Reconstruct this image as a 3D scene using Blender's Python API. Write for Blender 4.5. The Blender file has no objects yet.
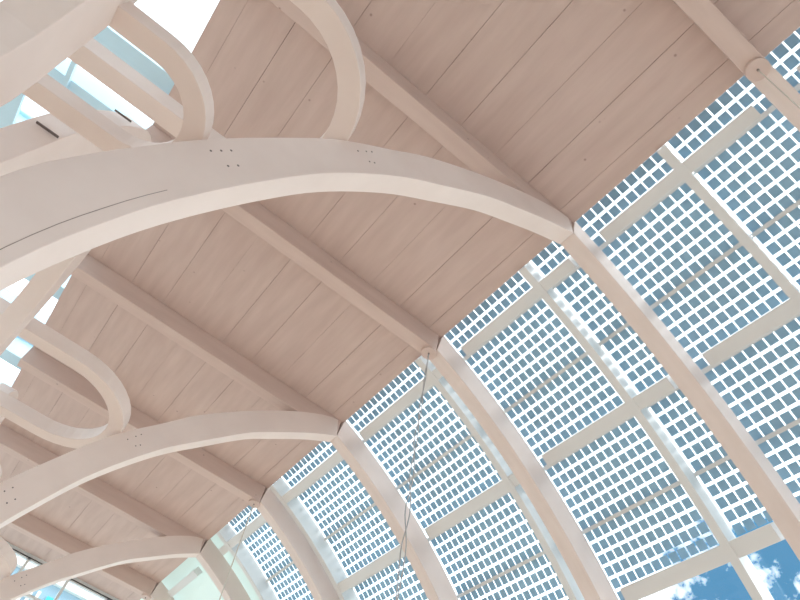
import bpy, bmesh, math, random
from mathutils import Vector, Matrix
random.seed(4)
S = bpy.context.scene
C = S.collection
H = 8.05                      # height of the ceiling beams' underside above the floor

# ------------------------------------------------------------------ camera
cam_d = bpy.data.cameras.new('camera'); cam = bpy.data.objects.new('camera', cam_d); C.objects.link(cam)
right = Vector((0.77831, -0.60664, 0.16193)); down = Vector((0.57687, 0.58907, -0.56588)); fwd = Vector((0.24790, 0.53384, 0.80843))
M = Matrix((( right.x, -down.x, -fwd.x, -2.8344), (right.y, -down.y, -fwd.y, 0.1480), (right.z, -down.z, -fwd.z, -6.4532 + H), (0, 0, 0, 1)))
cam.matrix_world = M
cam_d.sensor_width = 36; cam_d.lens = 630.484/800*36; cam_d.clip_start = .02; cam_d.clip_end = 500
S.camera = cam

# ------------------------------------------------------------------ sky and light
W = bpy.data.worlds.new('sky'); S.world = W; W.use_nodes = True
nt = W.node_tree; nt.nodes.clear()
def nd(t, **k):
    n = nt.nodes.new(t)
    for a, b in k.items(): setattr(n, a, b)
    return n
tc = nd('ShaderNodeTexCoord'); sx = nd('ShaderNodeSeparateXYZ'); nt.links.new(tc.outputs['Generated'], sx.inputs[0])
ns = nd('ShaderNodeTexNoise'); ns.inputs['Scale'].default_value = 26; ns.inputs['Detail'].default_value = 6; ns.inputs['Roughness'].default_value = .62
nt.links.new(tc.outputs['Generated'], ns.inputs['Vector'])
# cloud cover: scattered low down, closed overcast higher up
dp = nd('ShaderNodeVectorMath', operation='DOT_PRODUCT'); dp.inputs[1].default_value = Vector((.79, .37, .48)).normalized()[:]
nm = nd('ShaderNodeVectorMath', operation='NORMALIZE'); nt.links.new(tc.outputs['Generated'], nm.inputs[0]); nt.links.new(nm.outputs[0], dp.inputs[0])
# a clearing in the cloud cover low over the facade side
mr = nd('ShaderNodeMapRange'); mr.inputs['From Min'].default_value = .995; mr.inputs['From Max'].default_value = .974
mr.inputs['To Min'].default_value = 0; mr.inputs['To Max'].default_value = .55
nt.links.new(dp.outputs['Value'], mr.inputs['Value'])
ad = nd('ShaderNodeMath', operation='ADD'); nt.links.new(ns.outputs['Fac'], ad.inputs[0]); nt.links.new(mr.outputs[0], ad.inputs[1])
cr = nd('ShaderNodeValToRGB'); cr.color_ramp.elements[0].position = .50; cr.color_ramp.elements[1].position = .68
cr.color_ramp.elements[0].color = (.032, .125, .225, 1); cr.color_ramp.elements[1].color = (.88, .95, 1.0, 1)
nt.links.new(ad.outputs[0], cr.inputs[0])
bg = nd('ShaderNodeBackground'); bg.inputs['Strength'].default_value = 4.2
nt.links.new(cr.outputs[0], bg.inputs[0])
ow = nd('ShaderNodeOutputWorld'); nt.links.new(bg.outputs[0], ow.inputs[0])

sd = bpy.data.lights.new('sun', 'SUN'); sd.energy = 5.5; sd.angle = math.radians(38); sd.color = (1, .96, .91)
sun = bpy.data.objects.new('sun', sd); C.objects.link(sun)
sun.rotation_euler = Vector((-.42, .48, -1)).to_track_quat('-Z', 'Y').to_euler()
sun.location = (12, -14, 24)

S.view_settings.view_transform = 'Standard'; S.view_settings.look = 'None'; S.view_settings.gamma = 1
S.view_settings.use_curve_mapping = False; S.view_settings.exposure = -0.70
S.cycles.use_denoising = True
S.cycles.max_bounces = 10; S.cycles.diffuse_bounces = 7; S.cycles.transparent_max_bounces = 24
S.cycles.sample_clamp_indirect = 8

# ------------------------------------------------------------------ materials
def mat(name, col, rough=.6, col2=None, scale=(6, 6, 6), amt=.5, metallic=0, knots=False, bump=0, spec=.3):
    m = bpy.data.materials.new(name); m.use_nodes = True; t = m.node_tree; N = t.nodes; L = t.links
    b = N['Principled BSDF']; b.inputs['Roughness'].default_value = rough; b.inputs['Metallic'].default_value = metallic
    b.inputs['Specular IOR Level'].default_value = spec
    b.inputs['Base Color'].default_value = (*col, 1)
    if col2:
        g = N.new('ShaderNodeNewGeometry'); mp = N.new('ShaderNodeMapping'); mp.inputs['Scale'].default_value = scale
        L.new(g.outputs['Position'], mp.inputs['Vector'])
        n = N.new('ShaderNodeTexNoise'); n.inputs['Scale'].default_value = 1; n.inputs['Detail'].default_value = 5
        L.new(mp.outputs[0], n.inputs['Vector'])
        r = N.new('ShaderNodeValToRGB'); r.color_ramp.elements[0].position = .5-amt/2; r.color_ramp.elements[1].position = .5+amt/2
        r.color_ramp.elements[0].color = (*col, 1); r.color_ramp.elements[1].color = (*col2, 1)
        L.new(n.outputs['Fac'], r.inputs[0]); out = r.outputs[0]
        if knots:
            v = N.new('ShaderNodeTexVoronoi'); v.inputs['Scale'].default_value = 3.1; L.new(g.outputs['Position'], v.inputs['Vector'])
            k = N.new('ShaderNodeValToRGB'); k.color_ramp.elements[0].position = .02; k.color_ramp.elements[1].position = .06
            k.color_ramp.elements[0].color = (.62, .56, .55, 1); k.color_ramp.elements[1].color = (1, 1, 1, 1)
            L.new(v.outputs['Distance'], k.inputs[0])
            mx = N.new('ShaderNodeMix'); mx.data_type = 'RGBA'; mx.blend_type = 'MULTIPLY'; mx.inputs[0].default_value = 1
            L.new(out, mx.inputs[6]); L.new(k.outputs[0], mx.inputs[7]); out = mx.outputs[2]
        L.new(out, b.inputs['Base Color'])
        if bump:
            bp = N.new('ShaderNodeBump'); bp.inputs['Strength'].default_value = bump; bp.inputs['Distance'].default_value = .01
            L.new(n.outputs['Fac'], bp.inputs['Height']); L.new(bp.outputs[0], b.inputs['Normal'])
    return m
WOODC = mat('limewashed_ceiling_boards', (.535, .405, .36), .7, (.64, .505, .455), (9, 1.2, 6), .6, knots=True)
WOODJ = mat('limewashed_joist_timber', (.58, .445, .395), .65, (.67, .53, .475), (1.2, 8, 8), .6, knots=True)
WOODR = mat('painted_glulam_rib', (.74, .635, .59), .5, (.82, .72, .68), (2, 9, 2), .6)
WOODA = mat('painted_glulam_arm', (.76, .65, .60), .5, (.85, .745, .695), (2, 2, 2), .6)
STEELW = mat('white_painted_steel', (.72, .77, .78), .4, (.80, .84, .85), (3, 3, 3), .6)
STEELG = mat('grey_painted_steel', (.75, .76, .76), .45)
STEELB = mat('pale_blue_painted_steel', (.58, .80, .92), .4)
DARK = mat('dark_gasket', (.05, .05, .055), .6)
JOINT = mat('brown_glue_line', (.36, .29, .26), .7)
BOLT = mat('recessed_bolt_steel', (.16, .13, .12), .5)
ROPE = mat('grey_cable', (.42, .42, .43), .6)
ROPEL = mat('beige_cable', (.66, .62, .56), .6)
CELL = mat('blue_solar_cell', (.235, .435, .60), .35, (.33, .54, .72), (5, 5, 5), .8, spec=.5)
WHITE = mat('white_plaster', (.82, .82, .80), .8)
GREYW = mat('warm_white_plaster', (.70, .69, .70), .8)
FLOORM = mat('warm_wood_floor', (.67, .54, .43), .5, (.77, .64, .53), (8, .6, 1), .5)
GROUND = mat('outside_ground', (.58, .56, .52), .9, (.66, .64, .60), (1, 1, 1), .5)
SLAB = mat('grey_roof_membrane', (.45, .46, .47), .8)
TEAL = mat('teal_cladding', (.05, .55, .56), .5)
BLUEW = mat('pale_blue_render', (.30, .45, .55), .8)

def glassmat(name, tint, refl):
    m = bpy.data.materials.new(name); m.use_nodes = True; t = m.node_tree; t.nodes.clear()
    o = t.nodes.new('ShaderNodeOutputMaterial'); mx = t.nodes.new('ShaderNodeMixShader'); mx.inputs[0].default_value = refl
    a = t.nodes.new('ShaderNodeBsdfTransparent'); a.inputs[0].default_value = (*tint, 1)
    g = t.nodes.new('ShaderNodeBsdfGlossy'); g.inputs['Roughness'].default_value = .02
    t.links.new(a.outputs[0], mx.inputs[1]); t.links.new(g.outputs[0], mx.inputs[2]); t.links.new(mx.outputs[0], o.inputs[0])
    return m
GLASS = glassmat('clear_glass', (.97, .985, .99), .05)
def translucent():
    m = bpy.data.materials.new('frosted_white_panel'); m.use_nodes = True; t = m.node_tree; t.nodes.clear()
    o = t.nodes.new('ShaderNodeOutputMaterial'); mx = t.nodes.new('ShaderNodeMixShader'); mx.inputs[0].default_value = .45
    a = t.nodes.new('ShaderNodeBsdfDiffuse'); a.inputs[0].default_value = (.88, .94, .92, 1)
    g = t.nodes.new('ShaderNodeBsdfTranslucent'); g.inputs[0].default_value = (.62, .70, .68, 1)
    t.links.new(a.outputs[0], mx.inputs[1]); t.links.new(g.outputs[0], mx.inputs[2]); t.links.new(mx.outputs[0], o.inputs[0])
    return m
FROST = translucent()

# ------------------------------------------------------------------ mesh helpers
class MB:
    """collects closed solids; coordinates are given with z = 0 at the joists' underside"""
    def __init__(s): s.v = []; s.f = []
    def add(s, vs, fs):
        n = len(s.v); s.v += [tuple(v) for v in vs]; s.f += [tuple(i+n for i in f) for f in fs]; return s
    def box(s, x0, x1, y0, y1, z0, z1):
        return s.add([(x, y, z) for z in (z0, z1) for y in (y0, y1) for x in (x0, x1)],
                     [(0, 2, 3, 1), (4, 5, 7, 6), (0, 1, 5, 4), (2, 6, 7, 3), (0, 4, 6, 2), (1, 3, 7, 5)])
    def loft(s, rings, closed=False):
        k = len(rings[0]); n = len(rings); vs = [v for r in rings for v in r]; fs = []
        for i in range(n if closed else n-1):
            j = (i+1) % n
            for a in range(k):
                b = (a+1) % k; fs.append((i*k+a, i*k+b, j*k+b, j*k+a))
        if not closed: fs.append(tuple(range(k-1, -1, -1))); fs.append(tuple((n-1)*k+a for a in range(k)))
        return s.add(vs, fs)
    def tube(s, pts, r, k=8):
        rings = []
        for i, p in enumerate(pts):
            a = Vector(pts[max(i-1, 0)]); b = Vector(pts[min(i+1, len(pts)-1)]); d = (b-a).normalized()
            u = d.orthogonal().normalized(); w = d.cross(u)
            rings.append([tuple(Vector(p)+r*(math.cos(2*math.pi*j/k)*u+math.sin(2*math.pi*j/k)*w)) for j in range(k)])
        return s.loft(rings)
    def cyl(s, c, axis, r, h, k=24):
        ax = Vector(axis).normalized(); c = Vector(c); return s.tube([tuple(c), tuple(c+ax*h)], r, k)
    def build(s, name, m, parent=None, bevel=0, smooth=False, inset=None):
        me = bpy.data.meshes.new(name); o = bpy.data.objects.new(name, me); C.objects.link(o)
        if parent is not None: org = Vector(parent['_org'])
        else:
            xs = [v[0] for v in s.v]; ys = [v[1] for v in s.v]; zs = [v[2] for v in s.v]
            org = Vector(((min(xs)+max(xs))/2, (min(ys)+max(ys))/2, min(zs)))
            o.location = org+Vector((0, 0, H))
        top = parent
        me.from_pydata([tuple(Vector(v)-org) for v in s.v], [], s.f)
        bm = bmesh.new(); bm.from_mesh(me); bmesh.ops.recalc_face_normals(bm, faces=bm.faces); bm.to_mesh(me); bm.free()
        me.materials.append(m)
        if parent is not None: o.parent = parent; ORG[o.name] = org; o['_org'] = tuple(org)
        else: o['_org'] = tuple(org)
        if bevel:
            b = o.modifiers.new('bevel', 'BEVEL'); b.width = bevel; b.segments = 2; b.limit_method = 'ANGLE'; b.angle_limit = math.radians(40)
        if smooth:
            for p in me.polygons: p.use_smooth = True
            me.set_sharp_from_angle(angle=math.radians(35))
        return o
ORG = {}
def tag(o, label, cat, group=None):
    o['label'] = label; o['category'] = cat
    if group: o['group'] = group
    return o
def struct(o): o['kind'] = 'structure'; return o
def empty(name, loc, label, cat, group=None):
    o = bpy.data.objects.new(name, None); C.objects.link(o); o.location = Vector(loc)+Vector((0, 0, H)); o['_org'] = tuple(loc)
    return tag(o, label, cat, group)
def copy_tree(o, dy, parent=None):
    c = o.copy(); C.objects.link(c)
    if parent is None: c.location = o.location+Vector((0, dy, 0))
    else: c.parent = parent
    for ch in list(o.children): copy_tree(ch, dy, c)
    return c

def spline(pts, n=10):
    """Catmull-Rom through 2-D points"""
    P = [Vector(p) for p in pts]; P = [2*P[0]-P[1]]+P+[2*P[-1]-P[-2]]; out = []
    for i in range(1, len(P)-2):
        a, b, c, d = P[i-1:i+3]
        for j in range(n):
            t = j/n; out.append(tuple(.5*((2*b)+(c-a)*t+(2*a-5*b+4*c-d)*t*t+(3*b-a-3*c+d)*t**3)))
    out.append(tuple(P[-2])); return out
def resample(q, n):
    L = [0]
    for a, b in zip(q, q[1:]): L.append(L[-1]+math.dist(a, b))
    out = []; k = 0
    for i in range(n):
        t = L[-1]*i/(n-1)
        while k < len(L)-2 and L[k+1] < t: k += 1
        u = (t-L[k])/max(L[k+1]-L[k], 1e-9); u = min(max(u, 0), 1)
        out.append(tuple(q[k][j]+(q[k+1][j]-q[k][j])*u for j in range(len(q[0]))))
    return out

# ------------------------------------------------------------------ dimensions
F = 2.4; WB = .204; HD = .318
CX, CZ = -3.028, -6.897; R0, R1 = 7.543, 7.90; RG = 8.10; RM = 7.80
XE = .045; XL = -4.47; YS, YE = -4.6, 15.9; XW = -8.7; FL = -H
def pol(r, th): t = math.radians(th); return CX+r*math.cos(t), CZ+r*math.sin(t)
TH_END = math.degrees(math.asin((FL-CZ)/R0))
MY = [1.09+2.07*i for i in range(-3, 6)]      # mullion positions
ROWS = [70.25-6.4*i for i in range(6)]        # joints between the glass panels, top to bottom: 70.25 63.85 57.45 51.05 44.65 38.25

# ------------------------------------------------------------------ the shell
b = MB(); b.box(XW-.3, 5.6, YS-.3, YE+.3, FL-.25, FL); struct(b.build('floor', FLOORM))
b = MB(); b.box(-60, 70, -60, 90, FL-.6, FL-.26); g = struct(b.build('outside_ground', GROUND))
# ceiling: boards laid along the hall, narrow open joints between them
b = MB()
seams = [-.19-.505*i for i in range(9)]
edges = [XE]+seams+[XL]
for i in range(len(edges)-1):
    x1, x0 = edges[i], edges[i+1]
    if x1-x0 < .02: continue
    gp = (.0012, .0030, .0016, .0010, .0026, .0014)[i % 6]
    # board ends staggered along the length
    y = YS; k = 0
    b.box(x0+(gp if i < len(edges)-2 else 0), x1-(gp if i else 0), YS, YE, HD, HD+.03)
b.box(XL, XE, YS, YE, HD+.045, HD+.25)
struct(b.build('ceiling', WOODC))
b = MB(); b.box(XL-.04, XE+.0, YS, YE, HD+.25, HD+.30); struct(b.build('trim_1', SLAB))
# wall opposite the solar facade, and the glazed far gable
b = MB(); b.box(XW-.25, XW, YS-.2, YE+.2, FL, 1.0); struct(b.build('wall_left', WHITE))

def gable(y, name, xs, zs, n):
    m = MB()
    for x in xs: m.box(x-.03, x+.03, y-.05, y+.05, FL, .26)
    for z in zs: m.box(XW, 4.6 if z < -1 else .3, y-.05, y+.05, z-.03, z+.03)
    fr = struct(m.build('window_%d' % n, STEELW))
    m = MB(); m.box(XW, .3, y-.075, y-.055, .225, .24); m.build('window_gasket', DARK, fr)
    m = MB(); m.box(XW, .3, y-.05, y+.05, .20, .318); m.build('window_head', STEELW, fr)
    m = MB(); m.box(XW, 4.9, y-.01, y+.01, FL, .26); m.build('window_glass', GLASS, fr)
    return fr
gable(YE, 'far', [XW+.1+1.28*i for i in range(0, 4)]+[-3.6, -2.46, -1.50, -.52, .5, 1.6, 2.7, 3.8], [-7.0, -5.0, -3.0, -1.0, -.42], 1)
struct(MB().box(XW, 5.1, YS-.3, YS-.08, FL, 1.0).build('wall_near', GREYW))  # unseen near end, made solid to dim the light from behind the camera

# ------------------------------------------------------------------ curved ribs of the facade
RIBL = {0: 'curved timber rib at the right edge, in the upper right corner of the photo',
        1: 'broad curved timber rib running on from the nearest big arch, orange low down',
        2: 'curved timber rib starting at the round disc where the hanging cable is fixed',
        3: 'curved timber rib running on from the second arch, right of the far cable',
        4: 'narrow curved timber rib beside the thin far cable near the bottom edge',
        5: 'curved timber rib between the last solar panels and the frosted panel',
        6: 'farthest curved timber rib, behind the frosted white panel bay'}
def rib(k):
    n = 64; rings = []
    for i in range(n+1):
        th = 66.32+(TH_END-66.32)*i/n
        xi, zi = pol(R0, th); xo, zo = pol(R1, th)
        if i == 0: xo, zo = pol(R1, 67.1)
        if i == n: zi = zo = FL
        y = F*k; rings.append([(xi, y-WB/2, zi), (xo, y-WB/2, zo), (xo, y+WB/2, zo), (xi, y+WB/2, zi)])
    m = MB(); m.loft(rings)
    o = m.build('curved_rib', WOODR, None, .006)
    return tag(o, RIBL[k], 'rib', 'curved ribs of the solar facade')
for k in range(0, 7): rib(k)

# ------------------------------------------------------------------ ceiling joists
JL = {0: 'ceiling joist ending in a round disc at the upper right corner',
      1: 'ceiling joist meeting the top of the nearest big arch',
      2: 'ceiling joist ending in the round disc above the hanging cable',
      3: 'ceiling joist meeting the top of the second arch',
      4: 'ceiling joist ending in a small disc above the far thin cable',
      5: 'ceiling joist meeting the top of the third, farthest arch',
      6: 'farthest ceiling joist, just before the glazed end wall'}
for k in range(0, 7):
    y = F*k
    e = empty('ceiling_joist', (-2.2, y, 0), JL[k], 'joist', 'joists under the timber ceiling')
    MB().box(XL, -.005, y-WB/2+.004, y+WB/2-.004, 0, HD-.001).build('beam', WOODJ, e, .006)
    if k % 2 == 0:
        c = (-.055, y+.0, 0)
        d = MB().cyl((c[0], c[1], -.035), (0, 0, 1), .105, .05, 32).build('end_disc', WOODJ, e, .004)
        MB().cyl((c[0], c[1], -.05), (0, 0, 1), .012, .03, 12).build('pin', BOLT, d)

# ------------------------------------------------------------------ tree columns
XC = -4.2
soff = [(0, 0), (-.40, -.225), (-.82, -.51), (-1.22, -.80), (-1.70, -1.27), (-2.14, -1.73), (-2.60, -2.37), (-2.92, -2.98), (-3.20, -3.62), (-3.37, -4.12), (-3.50, -4.68), (-3.60, -5.6), (-3.62, FL)]
topc = [(-.06, .30), (-.30, .23), (-.77, -.04), (-1.38, -.49), (-1.95, -1.0), (-2.30, -1.41), (-2.71, -1.90), (-3.08, -2.52), (-3.35, -3.03), (-3.53, -3.44), (-3.68, -3.83), (-3.80, -4.28), (-3.92, -5.4), (-3.95, FL)]
ysof = [(2.40, -.95), (1.90, -1.28), (1.44, -1.70), (1.18, -2.0), (.85, -2.62), (.57, -3.37), (.385, -3.95), (.30, -5.0), (.28, FL)]
ytop = [(2.40, -.55), (1.85, -.78), (1.40, -1.12), (1.06, -1.62), (.80, -2.10), (.43, -2.77), (.30, -3.05), (.15, -3.45), (.03, -3.85), (-.02, -5.0), (-.02, FL)]
zsof = [(2.40, -.95), (1.98, -1.28), (1.60, -1.70), (1.38, -2.06), (1.12, -2.70), (.93, -3.37), (.80, -3.95), (.72, -5.0), (.70, FL)]
ztop = [(2.40, -.55), (1.85, -.78), (1.42, -1.15), (1.10, -1.66), (.88, -2.12), (.66, -2.66), (.58, -2.95), (.51, -3.30), (.44, -3.65), (.38, -4.1), (.34, -5.0), (.34, FL)]
N = 72
SO = resample(spline(soff), N); TO = resample(spline(topc), N); YSO = resample(spline(ysof), 48); YTO = resample(spline(ytop), 48); ZSO = resample(spline(zsof), 48); ZTO = resample(spline(ztop), 48)
def stadium(r_c, half, k=20):
    """centre-line points with outward normals of a ring with round ends"""
    out = []
    for sgn in (1, -1):
        for i in range(k+1):
            a = math.radians(-90+180*i/k)
            nx, ny = math.cos(a)*sgn, math.sin(a)*sgn
            out.append((XC+sgn*half+r_c*nx, r_c*ny, nx, ny))
    return out
def ring(parent, y, half, ro, ri, z0, z1):
    rings = []
    for (px, py, nx, ny) in stadium((ro+ri)/2, half):
        h = (ro-ri)/2; a = (px-nx*h, y+py-ny*h); c = (px+nx*h, y+py+ny*h)
        rings.append([(a[0], a[1], z0), (c[0], c[1], z0), (c[0], c[1], z1), (a[0], a[1], z1)])
    return MB().loft(rings, True).build('ring_beam', WOODA, parent, .006)
def column(y, label):
    e = empty('tree_column', (XC, y, FL), label, 'column', 'branching timber columns')
    w = WB/2
    for sg in (1, -1):
        q = [[(a[0] if sg > 0 else 2*XC-a[0], a[1]) for a in L] for L in (SO, TO)]
        m = MB().loft([[(a[0], y-w, a[1]), (c[0], y-w, c[1]), (c[0], y+w, c[1]), (a[0], y+w, a[1])] for a, c in zip(*q)])
        o = m.build('arched_arm', WOODA, e, .006)
        if sg > 0:
            MB().loft([[(a[0]+(c[0]-a[0])*k_, y-w-.0008, a[1]+(c[1]-a[1])*k_) for k_ in (.18, .19)]+[(a[0]+(c[0]-a[0])*k_, y-w+.01, a[1]+(c[1]-a[1])*k_) for k_ in (.19, .18)] for a, c in list(zip(*q))[38:66]]).build('lamination_joint', JOINT, o)
            for bx, bz in BOLTS: MB().cyl((bx, y-w-.0015, bz), (0, 1, 0), .008, .012, 10).build('bolt', BOLT, o)
    for sg in (1, -1):
        m = MB().loft([[(XC-w, y+sg*a[0], a[1]), (XC-w, y+sg*c[0], c[1]), (XC+w, y+sg*c[0], c[1]), (XC+w, y+sg*a[0], a[1])] for a, c in (zip(YSO, YTO) if sg < 0 else zip(ZSO, ZTO))])
        o = m.build('side_arm', WOODA, e, .006)
        if sg > 0:
            for (by, bz) in ((.545, -3.04), (.965, -1.83)):
                MB().box(XC-w+.05, XC+w-.005, y+by-.010, y+by+.006, bz-.008, bz).build('bracket', BOLT, o)
    MB().box(XC-.58, XC+.58, y-w+.01, y+w-.01, FL, -6.2).box(XC-w+.01, XC+w-.01, y-.27, y+.69, FL, -5.4).build('trunk', WOODA, e, .01)
    ring(e, y, .72, .84, .66, -1.82, -1.64)
    ring(e, y, .39, .44, .30, -3.03, -2.90)
    return e
BOLTS = [(-3.29, -3.12), (-3.25, -3.05), (-3.21, -2.98), (-3.16, -3.14), (-3.12, -3.07), (-2.54, -1.85), (-2.48, -1.76), (-2.44, -1.70), (-2.42, -1.87), (-2.38, -1.83)]
col1 = column(F, 'nearest branching timber column whose big pale arch crosses the photo')
col3 = copy_tree(col1, 2*F); col3['label'] = 'second branching timber column, its arch ending left of the hanging cable'
col5 = copy_tree(col1, 4*F); col5['label'] = 'farthest branching timber column, its arch low in the left corner'

# ------------------------------------------------------------------ facade steel
def arcbox(m, ra, rb, y0, y1, t0, t1, n=24):
    rings = []
    for i in range(n+1):
        th = t0+(t1-t0)*i/n; a = pol(ra, th); c = pol(rb, th)
        rings.append([(a[0], y0, a[1]), (c[0], y0, c[1]), (c[0], y1, c[1]), (a[0], y1, a[1])])
    return m.loft(rings)
ordn = ['first', 'second', 'third', 'fourth', 'fifth', 'sixth', 'seventh', 'eighth', 'ninth']
for i, y in enumerate(MY):
    if y < 0 or y > 12: continue
    e = empty('mullion', (pol(RM, 20)[0], y, FL), 'curved white steel mullion between the solar panels, %s from the right edge' % ordn[i-3], 'mullion', 'curved mullions behind the ribs')
    arcbox(MB(), RM, RM+.012, y-.05, y+.05, 66.9, -7, 48).build('inner_flange', STEELG, e)
    arcbox(MB(), RM+.012, RG-.01, y-.035, y+.035, 66.9, -7, 48).build('web', STEELW, e)
TR = [(64.45, .150), (51.65, .165), (38.75, .18)]
lev = ['highest', 'middle', 'lowest']
bay = ['right of the rightmost rib', 'between the rightmost rib and the rib of the nearest arch', 'between the nearest arch and the cable rib', 'between the cable rib and the second arch',
       'between the second arch and the far cable', 'between the far cable and the frosted bay', 'across the frosted panel bay', '']
for li, (th, wd) in enumerate(TR):
    dt = math.degrees(wd/7.84)/2
    for k in range(-1, 6):
        y0, y1 = F*k+WB/2+.13, F*(k+1)-WB/2-.13
        if k == -1 and li: continue
        if k == 5:
            if li: continue
            y0, y1 = 12.9, 14.2
        m = arcbox(MB(), RM+.01, RM+.15, y0, y1, th+dt, th-dt, 3)
        tag(m.build('transom', STEELG, None, .004), '%s grey steel transom %s' % (lev[li], bay[k+1]), 'transom', 'grey transoms of the solar facade')

# ------------------------------------------------------------------ solar glass panels
PY = .1230; PT = 1.055
def panel(y0, y1, t0, label, cells=True):
    """t0 = upper joint angle"""
    t1 = t0-6.4; e = empty('solar_panel' if cells else 'window_pane', (pol(RG, t1)[0], (y0+y1)/2, pol(RG, t1)[1]), label, 'solar panel' if cells else 'window pane',
                           'glass panels with blue solar cells' if cells else 'clear panes below the solar panels')
    gp = .012
    arcbox(MB(), RG, RG+.012, y0+gp, y1-gp, t0-.08, t1+.08, 6).build('glass', GLASS, e)
    dt = math.degrees(.016/RG)
    for ta in (t0-.06, t1+.06+dt): arcbox(MB(), RG-.025, RG+.02, y0+gp, y1-gp, ta, ta-dt, 1).build('edge_bar', STEELG, e)
    for ya in (y0+.006, y1-.018): arcbox(MB(), RG-.02, RG-.002, ya, ya+.012, t0-.06, t1+.06, 6).build('gasket', DARK, e)
    if cells:
        m = MB(); n = 16; s = (y0+y1)/2-n*PY/2
        for r in range(6):
            tc_ = (t0+t1)/2+(2.5-r)*PT; h = math.degrees(.0570/RG)
            for c in range(n):
                yc = s+(c+.5)*PY
                arcbox(m, RG-.004, RG-.001, yc-.0525, yc+.0525, tc_+h, tc_-h, 1)
        m.build('cell_grid', CELL, e)
    if y1 < 0:                # outside the frame: only closes the facade
        e.name = 'window_6'; struct(e)
        for kk in ('label', 'category', 'group'): del e[kk]
colname = {}
for i in range(len(MY)-1):
    y0, y1 = MY[i], MY[i+1]
    if y0 < -3.2: continue
    for r in range(5):
        t0 = ROWS[r]
        if y0 < -1.5 and r > 3: pass
        panel(y0, y1, t0, 'solar glass panel, %s row below the ceiling edge, %s column from the right' % (ordn[r], ordn[max(i-2, 0)]))
    panel(y0, y1, ROWS[5], 'clear glass pane below the solar cells, %s column from the right' % ordn[max(i-2, 0)], False)
# joints where panels meet (narrow grey bars between the transoms)
for r, jt in enumerate(ROWS):
    if not r: continue
    for i in range(len(MY)-1):
        y0, y1 = MY[i], MY[i+1]
        if y0 < -1.5: continue
        d = math.degrees((.016 if r in (2, 4) else .028)/RG)
        tag(arcbox(MB(), RG-.07, RG-.026, y0+.05, y1-.05, jt+d, jt-d, 2).build('glazing_bar', STEELG),
            'narrow grey glazing bar %s, %s column from the right' % (['', 'along the highest transom', 'between highest and middle transoms', 'along the middle transom', 'between middle and lowest transoms', 'along the lowest transom'][r], ordn[i-2]), 'glazing bar', 'narrow glazing bars')
# clear glazing below, down to the ground, and the facade behind the camera
b = MB()
for t in (31.8, 25.3, 18.8, 12.3, 5.8, -.7, -6.5):
    arcbox(b, RM+.05, RG+.02, YS, 12.1, t+.35, t-.35, 2)
w3 = struct(b.build('window_3', STEELW))
arcbox(MB(), RG, RG+.012, YS, YE, 31.85, -7.5, 30).build('window_glass', GLASS, w3)
b = MB(); arcbox(b, RG, RG+.03, YS, MY[1]-.01, 69, 32, 20); w4 = struct(b.build('window_4', GLASS))

# frosted bay beyond the fifth rib
b = MB()
arcbox(b, RG-.02, RG+.02, MY[-1]+.03, YE, 68.5, 32.2, 24)
tag(b.build('frosted_panel', FROST), 'frosted white translucent panel beyond the last rib with solar cells', 'panel')

# ------------------------------------------------------------------ skylight over the columns
bays = [1.26, 2.29, 3.32, 4.35, 5.38, 6.41, 7.44, 8.47, 9.50, 10.53, 11.56, 12.59, 13.62]
skl = {4.35: 'wide pale blue roof beam seen through the nearest ring', 5.38: 'deep pale blue roof beam behind the nearest column'}
for i, y in enumerate([-3.9, -1.8]+[bays[1]-2.06]+bays):
    if y in (1.26, 2.29, 3.32): continue
    big = i % 2 == 0
    wd = .15 if big else .05
    if y == 5.38: wd = .28
    m = MB().box(XW, XL-.02, y-wd, y+wd, .62, .95)
    if big: m.box(XW, XL-.02, y-wd-.05, y+wd+.05, .95, 1.0)
    o = m.build('skylight_beam', STEELB, None, .006)
    if y < 1: struct(o)
    else: tag(o, skl.get(y, 'pale blue steel beam over the skylight, %s one along the hall' % ordn[min(i-6, 8)] if i-6 < 9 else 'pale blue steel beam over the skylight, last before the end wall'), 'roof beam', 'pale blue skylight beams')
for j, x in enumerate((-5.62, -6.12, -7.3)):
    tag(MB().box(x-(.12 if j == 1 else .03), x+(.12 if j == 1 else .03), YS, YE, .56, .615).build('skylight_rail', STEELB), 'thin pale blue rail running along the skylight, %s from the ceiling edge' % ordn[j], 'rail', 'thin skylight rails')
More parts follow.
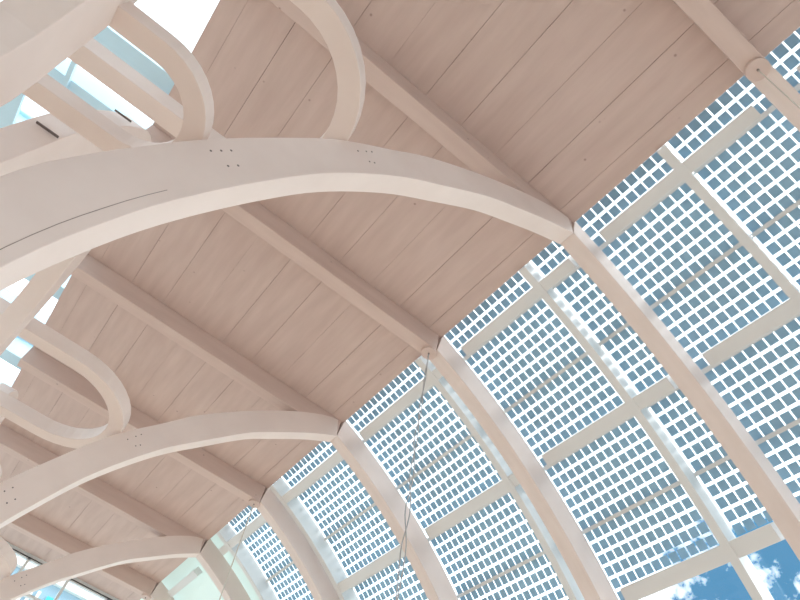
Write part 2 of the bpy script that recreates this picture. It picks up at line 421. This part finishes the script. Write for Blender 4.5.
sg = struct(MB().box(XW-.2, XL-.02, YS, YE, 1.01, 1.03).build('window_5', GLASS))

# ------------------------------------------------------------------ cables
def cable(pts, r, label, strands=1, off=.02, m_=None):
    m = empty('cable', pts[-1], label, 'cable') if strands > 1 else None
    if strands == 1:
        return tag(MB().tube(pts, r, 8).build('cable', m_ or ROPE), label, 'cable')
    for s in range(strands):
        q = []
        n = 40
        for i in range(n+1):
            t = i/n; k = t*(len(pts)-1); j = min(int(k), len(pts)-2); u = k-j
            a = Vector(pts[j]).lerp(Vector(pts[j+1]), u); an = t*9*math.pi+s*math.pi
            rr = off*(.25+min(t*2, 1)); q.append((a.x+rr*math.cos(an), a.y+rr*math.sin(an), a.z))
        MB().tube(q, r, 8).build('strand', ROPE, m)
    return m
cable([(-.055, 4.8, -.05), (.0, 4.8, -1.6), (.10, 4.8, -3.0), (.32, 4.8, FL+.02)], .0065, 'grey twisted cable hanging from the round disc in the middle of the facade', 2)
cable([(-.055, 9.6, -.05), (-.02, 9.6, -.8), (.04, 9.6, -1.9), (.2, 9.6, FL+.02)], .011, 'thin far cable hanging near the frosted panel at the bottom', m_=ROPEL)
cable([(-.055, 0, -.05), (-.055, 0, -1.6), (-.055, 0, FL+.02)], .006, 'thin cable hanging from the disc in the upper right corner', m_=ROPEL)

# ------------------------------------------------------------------ outside, past the far gable
e = empty('neighbouring_building', (-2, 24, FL), 'pale blue building with teal panels outside the end wall', 'building')
MB().box(-9, 6, 24, 30, FL-.2, 4.2).build('wall', BLUEW, e)
for x0, x1, z0, z1 in ((-3.7, -3.0, 1.2, 3.2), (-1.1, .6, .6, 2.9), (-8, -6.5, .8, 3.6)):
    MB().box(x0, x1, 23.9, 24.0, z0, z1).build('teal_panel', TEAL, e)
for j in range(7):
    x = -2.75+.22*j
    MB().box(x, x+.09, 23.85, 24.0, .4, 2.9).build('fin', WHITE, e)
MB().box(-4.6, 1.4, 23.8, 24.0, 3.3, 3.6).build('cornice', WHITE, e)
for o in bpy.data.objects:
    if '_org' in o: del o['_org']
